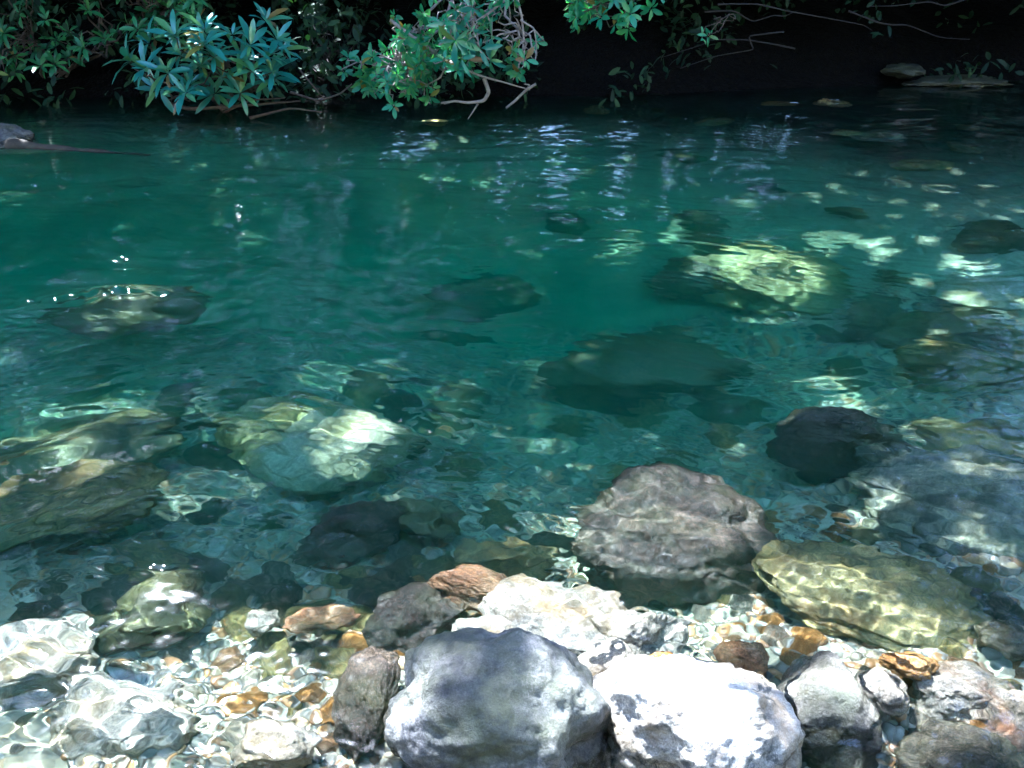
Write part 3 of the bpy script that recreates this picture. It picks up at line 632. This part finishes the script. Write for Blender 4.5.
# ------------------------------------------------------------------ overhanging trees (their leaves shade the river)
def canopy_tree(base, crown_c, crown_r, n_clump, label, seed, low=None):
    r_ = np.random.default_rng(seed)
    base = np.array(base, float); base[2] = float(terr(base[0], base[1])) - .1
    root = empty('overhanging_tree', tuple(base), label, 'tree', 'trees leaning over the river')
    cc = np.array(crown_c, float); cr = np.array(crown_r, float)
    # limbs
    top = cc - np.array([0, 0, cr[2] * .4]); lines = [wander(base, top, 14, .5, r_, .22, .10)]
    
    P = lines[0][0]
    for k in range(26):
        e = cc + cr * .9 * (r_.random(3) * 2 - 1) * np.array([1, 1, .7]); s = P[r_.integers(7, 14)]
        w = wander(s, e, 12, .5, r_, .05, .008); lines.append(w)
        for q in range(3):
            s2 = w[0][r_.integers(4, 12)]; e2 = s2 + r_.normal(0, 1, 3) * np.array([.9, .9, .4]); lines.append(wander(s2, e2, 7, .2, r_, .015, .004))
    for L_ in lines: L_[0][:] -= base
    link('trunk', tubes('trunk', lines), M['bark'], root)
    n_l = n_clump * 9
    ctr = np.repeat(cc + cr * (r_.random((n_clump, 3)) * 2 - 1), 9, 0)
    C = ctr + r_.normal(0, .16, (n_l, 3)); D = r_.normal(0, 1, C.shape) * np.array([1, 1, .45])
    kp = sun_keep(C + D * .05)
    C = C[kp]; D = D[kp]; N = r_.normal(0, .35, C.shape) + np.array([0, 0, 1])
    link('crown', leaves_mesh('crown', C - base, D, N, r_.uniform(.10, .19, len(C)), r_.uniform(.055, .09, len(C))), M['canopy'], root)
    return root
cn = 0
for bx, by, cx, cy, cz, rx, ry, rz, nc_, lab in (
    (-9.5, 12.2, -8.4, 8.9, 8.1, 2.1, 5.1, .9, 3700, 'tall tree leaning over the river from the far left bank'),
    (-6.0, 13.4, -5.0, 9.0, 8.3, 2.1, 5.1, .9, 3700, 'tree leaning over the river behind the dim green shrub'),
    (-2.4, 13.8, -1.6, 9.0, 8.1, 2.1, 5.1, .9, 3700, 'tree arching over the river behind the whorled shrub'),
    (2.0, 13.6, 1.8, 9.0, 8.3, 2.1, 5.1, .9, 3700, 'tree arching over the river above the dark bank'),
    (6.4, 13.4, 5.2, 9.2, 8.1, 2.1, 5.0, .9, 3300, 'tree leaning over the river from the far right bank'),
    (-12.5, 8.0, -11.4, 7.0, 8.0, 2.0, 5.0, 1.2, 2500, 'tree on the left bank spreading above the water'),
):
    canopy_tree((bx, by, 0), (cx, cy, cz), (rx, ry, rz), nc_, lab, 900 + cn); cn += 1
# wooded backdrop: tall trees behind the far bank
def forest_tree(x, y, h, seed, label):
    r_ = np.random.default_rng(seed); z0 = float(terr(x, y)) - .2; base = np.array([x, y, z0])
    root = empty('forest_tree', tuple(base), label, 'tree', 'tall trees on the far slope')
    lines = [wander((0, 0, 0), (r_.normal(0, .5), r_.normal(0, .5), h), 12, .4, r_, .24, .05)]
    for k in range(22):
        s = lines[0][0][r_.integers(2, 12)]; a = r_.uniform(0, 6.28); rr = r_.uniform(1.2, 2.6)
        lines.append(wander(s, s + np.array([math.cos(a) * rr, math.sin(a) * rr, r_.uniform(-.3, 1)]), 8, .3, r_, .05, .01))
    link('trunk', tubes('trunk', lines), M['bark'], root)
    nl = 5200; a = r_.uniform(0, 6.28, nl); zz = r_.uniform(.10, 1.05, nl); rad = 2.7 * np.sqrt(r_.random(nl)) * (1 - .35 * np.abs(zz - .5))
    cl = gn(np.stack([np.cos(a) * rad * 1.1, np.sin(a) * rad * 1.1, zz * h * 1.1 + seed], 1))
    C = np.stack([np.cos(a) * rad, np.sin(a) * rad, zz * h], 1)[cl > -.2]
    C = C[sun_keep(C + base, .15)]
    D = r_.normal(0, 1, C.shape); N = r_.normal(0, .6, C.shape) + np.array([0, 0, 1])
    link('crown', leaves_mesh('crown', C, D, N, r_.uniform(.28, .45, len(C)), r_.uniform(.16, .24, len(C))), M['canopy'], root)
k = 0
for x, y, h in ((-13.5, 14, 12), (-9.4, 15.5, 13), (-5.2, 16.2, 12), (-.8, 15.8, 13), (3.4, 16.2, 12), (1.4, 14.6, 10.5), (5.6, 15, 11), (7.6, 15.6, 12.5), (11.8, 14, 12), (-14.5, 7, 10), (14, 8.5, 10), (-9, -5.5, 8), (-4.5, -6.5, 8.5), (-7, -8, 9), (7, -8, 9), (0, -6, 8), (2.2, -7.5, 9), (-2.2, -7.5, 9), (4.5, -6.5, 8.5), (9, -5.5, 8), (-13, 0, 9), (13, 1, 9)):
    forest_tree(x, y, h, 60 + k, 'tall dark leafy tree on the slope behind the far bank' if y > 12 else 'leafy tree standing back from the river beside the near bank'); k += 1

# ------------------------------------------------------------------ far bank undergrowth, one dark mass
r_ = np.random.default_rng(314)
nl = 26000
C = np.stack([r_.uniform(-10, 11, nl), r_.uniform(8.75, 12.5, nl), np.zeros(nl)], 1)
C[:, 1] += np.clip((C[:, 0] - 1) / 4, 0, 1) * 1.1
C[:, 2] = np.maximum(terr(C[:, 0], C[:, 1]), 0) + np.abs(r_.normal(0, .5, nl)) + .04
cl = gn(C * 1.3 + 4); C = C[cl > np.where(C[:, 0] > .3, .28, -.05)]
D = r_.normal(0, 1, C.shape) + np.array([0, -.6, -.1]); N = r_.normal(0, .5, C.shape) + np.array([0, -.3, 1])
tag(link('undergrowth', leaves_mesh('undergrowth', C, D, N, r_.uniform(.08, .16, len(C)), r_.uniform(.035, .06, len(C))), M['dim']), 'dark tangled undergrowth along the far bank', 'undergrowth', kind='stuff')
# unseen low leaf roof, added to keep light off the far bank
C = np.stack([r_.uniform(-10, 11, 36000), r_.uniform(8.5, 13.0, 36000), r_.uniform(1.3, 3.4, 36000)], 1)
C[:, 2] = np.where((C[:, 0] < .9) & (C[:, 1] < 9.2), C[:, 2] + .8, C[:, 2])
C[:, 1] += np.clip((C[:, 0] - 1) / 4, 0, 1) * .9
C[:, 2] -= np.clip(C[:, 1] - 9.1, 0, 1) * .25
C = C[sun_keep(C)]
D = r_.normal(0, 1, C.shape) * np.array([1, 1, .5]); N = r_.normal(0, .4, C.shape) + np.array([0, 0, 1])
tag(link('added_shade_foliage', leaves_mesh('added_shade_foliage', C, D, N, r_.uniform(.13, .24, len(C)), r_.uniform(.06, .11, len(C))), M['dim']), 'unseen low foliage added to shade the far bank', 'foliage', kind='stuff')

# ------------------------------------------------------------------ shrubs and hanging boughs of the far bank
def shrub(name, label, cat, base, tips, dirs, leaf, mat, seed, n_leaf=(8, 12), lineamt=.12, spread=(.5, 1.5), wood='twigdark', hub=None, group=None, extra=None, r0=.02):
    r_ = np.random.default_rng(seed); base = np.array(base, float)
    root = empty(name, tuple(base), label, cat, group)
    tips = [np.array(t_, float) for t_ in tips]; hubs = hub or [base]
    lines = []
    for h in hubs:
        if np.linalg.norm(h - base) > .01: lines.append(wander(base, h, 9, lineamt, r_, r0, r0 * .6))
    for t_ in tips:
        h = min(hubs, key=lambda q: np.linalg.norm(q - t_)); lines.append(wander(h, t_, 9, lineamt, r_, r0 * .5, .004))
    for e in (extra or []): lines.append((np.array(e[0]), np.array(e[1])))
    lines = [(p - base, rr) for p, rr in lines]
    link('stem', tubes('stem', lines), M[wood], root)
    C, D, N, Ls, Ws = whorls(tips, dirs, n_leaf, leaf[0], leaf[1], r_, spread)
    link('foliage', leaves_mesh('foliage', C - base, D, N, Ls, Ws, .3, .32), M[mat], root)
    return root
# the whorled rhododendron
rr0 = np.random.default_rng(81)
YR = 8.0
rt = [(132, 66), (150, 48), (168, 78), (160, 95), (182, 60), (190, 90), (176, 42), (205, 36), (214, 62), (222, 82), (232, 40), (240, 62), (252, 76), (250, 50), (265, 26), (276, 44), (268, 62), (282, 56), (215, 100), (198, 74), (262, 88), (186, 104), (240, 98), (146, 74), (205, 50)]
rt += [(rr0.uniform(135, 285), rr0.uniform(40, 100)) for _ in range(6)]
rr = np.random.default_rng(8)
tips = [atY(x, min(y, 98) - 4, YR + rr.uniform(-.3, .5)) for x, y in rt]
cen = atY(215, 118, 8.5)
dirs = [np.array([(t_ - cen)[0] * .9, -.55, max(.1, (t_ - cen)[2]) * 1.0 + .25]) + rr.normal(0, .15, 3) for t_ in tips]
shrub('rhododendron_shrub', 'blue-green rhododendron with whorls of long leaves at the upper left', 'shrub', atY(222, 112, 8.7), tips, dirs, (.205, .052), 'rhodo', 5, (9, 13), hub=[atY(190, 95, 8.4), atY(250, 92, 8.4), atY(222, 70, 8.4)])
# dim green shrub at the left edge
tl = [(rr.uniform(-30, 200), 0) for _ in range(70)]
tl = [(x, rr.uniform(-30, 84 - .25 * x if x > 60 else 78)) for x, _ in tl]
tips = [atY(x, y, 8.9 + rr.uniform(-.4, .7)) for x, y in tl]
dirs = [np.array([rr.normal(0, .5), -.6, .5]) for _ in tips]
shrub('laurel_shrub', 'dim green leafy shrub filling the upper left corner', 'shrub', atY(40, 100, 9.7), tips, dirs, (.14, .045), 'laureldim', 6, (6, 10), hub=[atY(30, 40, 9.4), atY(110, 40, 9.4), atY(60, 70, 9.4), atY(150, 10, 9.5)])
# hanging bough in the centre
hb = [(rr.normal(415, 26), rr.normal(52, 24)) for _ in range(80)] + [(rr.normal(395, 18), rr.uniform(55, 100)) for _ in range(22)] + [(rr.uniform(440, 520), rr.uniform(-10, 30)) for _ in range(16)] + [(rr.normal(522, 10), rr.normal(48, 14)) for _ in range(8)]
tips = [atY(x, min(y, 106), 7.7 + rr.uniform(-.35, .35)) for x, y in hb]
dirs = [np.array([rr.normal(0, .6), -.6, rr.normal(-.1, .5)]) for _ in tips]
Yb = 7.6
def stick(pts, r0, r1, Y=Yb, jit=.02):
    P = np.array([atY(x, y, Y + rr.uniform(-jit, jit)) for x, y in pts]); t_ = np.linspace(0, 1, len(P)); tt = np.linspace(0, 1, len(P) * 5)
    Q = np.stack([np.interp(tt, t_, P[:, k]) for k in range(3)], 1)
    Q[1:-1] = (Q[:-2] + Q[1:-1] * 2 + Q[2:]) / 4
    return Q, r0 + (r1 - r0) * tt
extra = [stick([(480, -12), (460, 20), (440, 45), (425, 66), (395, 62), (368, 48)], .018, .006), stick([(390, 20), (420, 42), (448, 62), (480, 76), (510, 84), (530, 90)], .014, .005),
         stick([(448, 62), (440, 78), (425, 86)], .010, .004), stick([(515, -10), (522, 18), (524, 42), (520, 62), (513, 80)], .012, .005), stick([(520, 20), (534, 28), (536, 40), (537, 56)], .008, .003), stick([(510, -4), (480, 20), (465, 50)], .012, .005)]
shrub('hanging_bough', 'sunlit leafy bough hanging low over the water with pale bare twigs', 'bough', atY(470, -30, 8.6), tips, dirs, (.095, .040), 'laurel', 7, (6, 10), hub=[atY(420, 30, 8.0), atY(400, 65, 7.8), atY(470, 10, 7.9), atY(520, 30, 7.7)], wood='twig', extra=extra, r0=.016)
# longer leaves within that bough
tt_ = [(455, 40), (470, 30), (480, 48), (462, 58), (492, 36), (472, 8), (448, 22), (490, 60)]
shrub('hanging_rhododendron_sprig', 'sprig of longer drooping leaves among the hanging bough', 'sprig', atY(476, -25, 7.4), [atY(x, y, 7.4 + rr.uniform(-.1, .1)) for x, y in tt_], [np.array([rr.normal(0, .3), -.5, -.2]) for _ in tt_], (.17, .045), 'rhodo', 17, (6, 9), spread=(.7, 1.9), hub=[atY(472, 20, 7.4)], wood='twig', r0=.012)
# second hanging cluster, top
tt_ = [(rr.normal(600, 28), rr.uniform(-20, 36)) for _ in range(34)]
shrub('hanging_bough', 'small green leafy bough hanging from the top right of the pale twigs', 'bough', atY(610, -50, 8.2), [atY(x, y - abs(x - 605) * .25, 7.9 + rr.uniform(-.3, .3)) for x, y in tt_], [np.array([rr.normal(0, .6), -.6, rr.normal(-.2, .5)]) for _ in tt_], (.10, .042), 'laurel', 27, (6, 9), hub=[atY(600, -5, 8.0)], r0=.012)
# small lit twig
tt_ = [(702, 38), (708, 36), (712, 34)]
shrub('leafy_twig', 'tiny bright leaf tuft alone against the dark bank', 'twig', atY(735, 15, 8.6), [atY(x, y, 8.2) for x, y in tt_], [np.array([rr.normal(0, .6), -.6, .2]) for _ in tt_], (.09, .03), 'laurel', 28, (3, 5), r0=.006)
# drooping shrub between rhododendron and bough, in gloom
tt_ = [(rr.uniform(290, 360), rr.uniform(0, 80)) for _ in range(26)]
shrub('gloomy_shrub', 'shadowed thin shrub in the gap right of the rhododendron', 'shrub', atY(325, 96, 9.6), [atY(x, y, 9.4 + rr.uniform(-.2, .4)) for x, y in tt_], [np.array([rr.normal(0, .6), -.6, .4]) for _ in tt_], (.11, .04), 'dim', 29, (5, 8), hub=[atY(325, 60, 9.5)], r0=.010, wood='blackwood')

# driftwood: dead curved sticks over the water
def branch(name, label, lines, mat='twig', cat='branch'):
    base = lines[0][0][0].copy()
    return tag(link(name, tubes(name, [(p - base, r) for p, r in lines], 7), M[mat], loc=tuple(base)), label, cat)
branch('dead_branch', 'pale curved dead branch forking just above the water', [stick([(484, 78), (489, 92), (484, 101), (468, 103), (455, 101), (441, 103)], .018, .008), stick([(478, 104), (474, 110), (468, 119)], .009, .004), stick([(455, 101), (444, 104)], .008, .005)])
branch('dead_branch', 'thin pale dead branch with a claw-like fork beside the curved one', [stick([(506, 108), (516, 100), (526, 90), (536, 84)], .010, .012), stick([(526, 90), (530, 85), (524, 84)], .009, .004)])
for k in range(6):
    x0 = rr.uniform(640, 980); y0 = rr.uniform(-5, 60)
    pts = [(x0, y0)]
    for q in range(5): pts.append((pts[-1][0] + rr.uniform(-5, 42) * (1 if k % 2 else -1), pts[-1][1] + rr.uniform(-9, 13)))
    branch('bare_branch', 'thin dark bare branch tangled in the gloom of the far bank', [stick(pts, .009, .003, Y=8.9 + .1 * k)], 'blackwood')['group'] = 'bare branches in the gloom'
for k in range(5):
    pts = [(278, 96), (300, 100 + 3 * k), (322, 96 - 4 * k), (345, 92 + 3 * k), (362, 84)]
branch('fallen_branch', 'brown dead branches lying along the waterline under the rhododendron', [stick([(170, 104), (190, 109), (225, 107), (262, 104), (300, 101)], .02, .008, Y=8.3), stick([(225, 112), (250, 100), (285, 98)], .012, .005, Y=8.3), stick([(250, 118), (290, 108), (322, 112)], .015, .005, Y=8.2)], 'twigdark')
branch('bare_branch', 'brown bare branch bending over the water between the shrubs', [stick([(290, 92), (318, 101), (340, 94), (352, 84)], .012, .006, Y=8.6), stick([(300, 70), (318, 92), (325, 100)], .008, .005, Y=8.7)], 'twigdark')
# half sunken log at the far left
P, rd = stick([(20, 142), (60, 147), (100, 150), (150, 154)], .05, .02, Y=0)[0:2] if False else (np.array([at(10, 146, .0), at(60, 149, -.012), at(105, 152, -.02), at(150, 155, -.035)]), np.array([.06, .035, .03, .02]))
tt = np.linspace(0, 1, 24); Q = np.stack([np.interp(tt, np.linspace(0, 1, 4), P[:, k]) for k in range(3)], 1); q = np.interp(tt, np.linspace(0, 1, 4), rd) * (1 + .15 * np.sin(tt * 23))
tag(link('sunken_log', tubes('sunken_log', [(Q - Q[0], q)], 10), M['bark'], loc=tuple(Q[0])), 'half sunken brown log at the far left waterline', 'log')
# floating leaf
c = at(435, 121, .012)
lf = link('fallen_leaf', leaves_mesh('fallen_leaf', np.array([[0, 0, 0.], [.03, .02, .004]]), np.array([[1, .1, 0.], [.8, -.3, 0]]), np.array([[0, 0, 1.], [0, .1, 1]]), np.array([.24, .2]), np.array([.12, .09]), .05, .02), M['litter'], loc=(c[0] - .12, c[1], c[2]))
tag(lf, 'yellow leaf floating below the hanging bough', 'leaf')

# ------------------------------------------------------------------ camera, light, world
cd = bpy.data.cameras.new('camera'); cam = bpy.data.objects.new('camera', cd); COL.objects.link(cam)
cam.location = tuple(CAM); cam.rotation_euler = (R(90) - PITCH, 0, 0)
cd.sensor_width = 36; cd.lens = 36 * FPX / 1024; cd.clip_start = .05; cd.clip_end = 600
scene.camera = cam
sl = bpy.data.lights.new('sun', 'SUN'); so = bpy.data.objects.new('sun', sl); COL.objects.link(so)
sl.energy = 5.0; sl.angle = R(.5); sl.color = (1, .95, .86)
so.rotation_euler = Vector(SUN).to_track_quat('Z', 'Y').to_euler(); so.location = (-3, 5, 12)
sl.cycles.is_caustics_light = True
w = bpy.data.worlds.new('World'); scene.world = w; w.use_nodes = True
n = w.node_tree.nodes; l = w.node_tree.links; n.clear()
sky = n.new('ShaderNodeTexSky'); sky.sky_type = 'NISHITA'; sky.sun_disc = False; sky.sun_elevation = EL; sky.sun_rotation = AZ % (2 * math.pi)
bg = n.new('ShaderNodeBackground'); bg.inputs[1].default_value = .15; wo = n.new('ShaderNodeOutputWorld')
l.new(sky.outputs[0], bg.inputs[0]); l.new(bg.outputs[0], wo.inputs[0])
scene.view_settings.view_transform = 'Standard'; scene.view_settings.look = 'None'; scene.view_settings.gamma = 1
scene.view_settings.exposure = 3.4
scene.view_settings.use_white_balance = True; scene.view_settings.white_balance_temperature = 5250; scene.view_settings.white_balance_tint = 10
cy = scene.cycles
cy.use_denoising = True
try: cy.denoiser = 'OPENIMAGEDENOISE'
except Exception: pass
cy.caustics_refractive = True; cy.caustics_reflective = True
cy.blur_glossy = .3; cy.max_bounces = 7; cy.transmission_bounces = 6; cy.diffuse_bounces = 2; cy.glossy_bounces = 2; cy.volume_bounces = 1
cy.transparent_max_bounces = 8; cy.sample_clamp_indirect = 60; cy.time_limit = 1000; cy.use_adaptive_sampling = True; cy.adaptive_threshold = .05
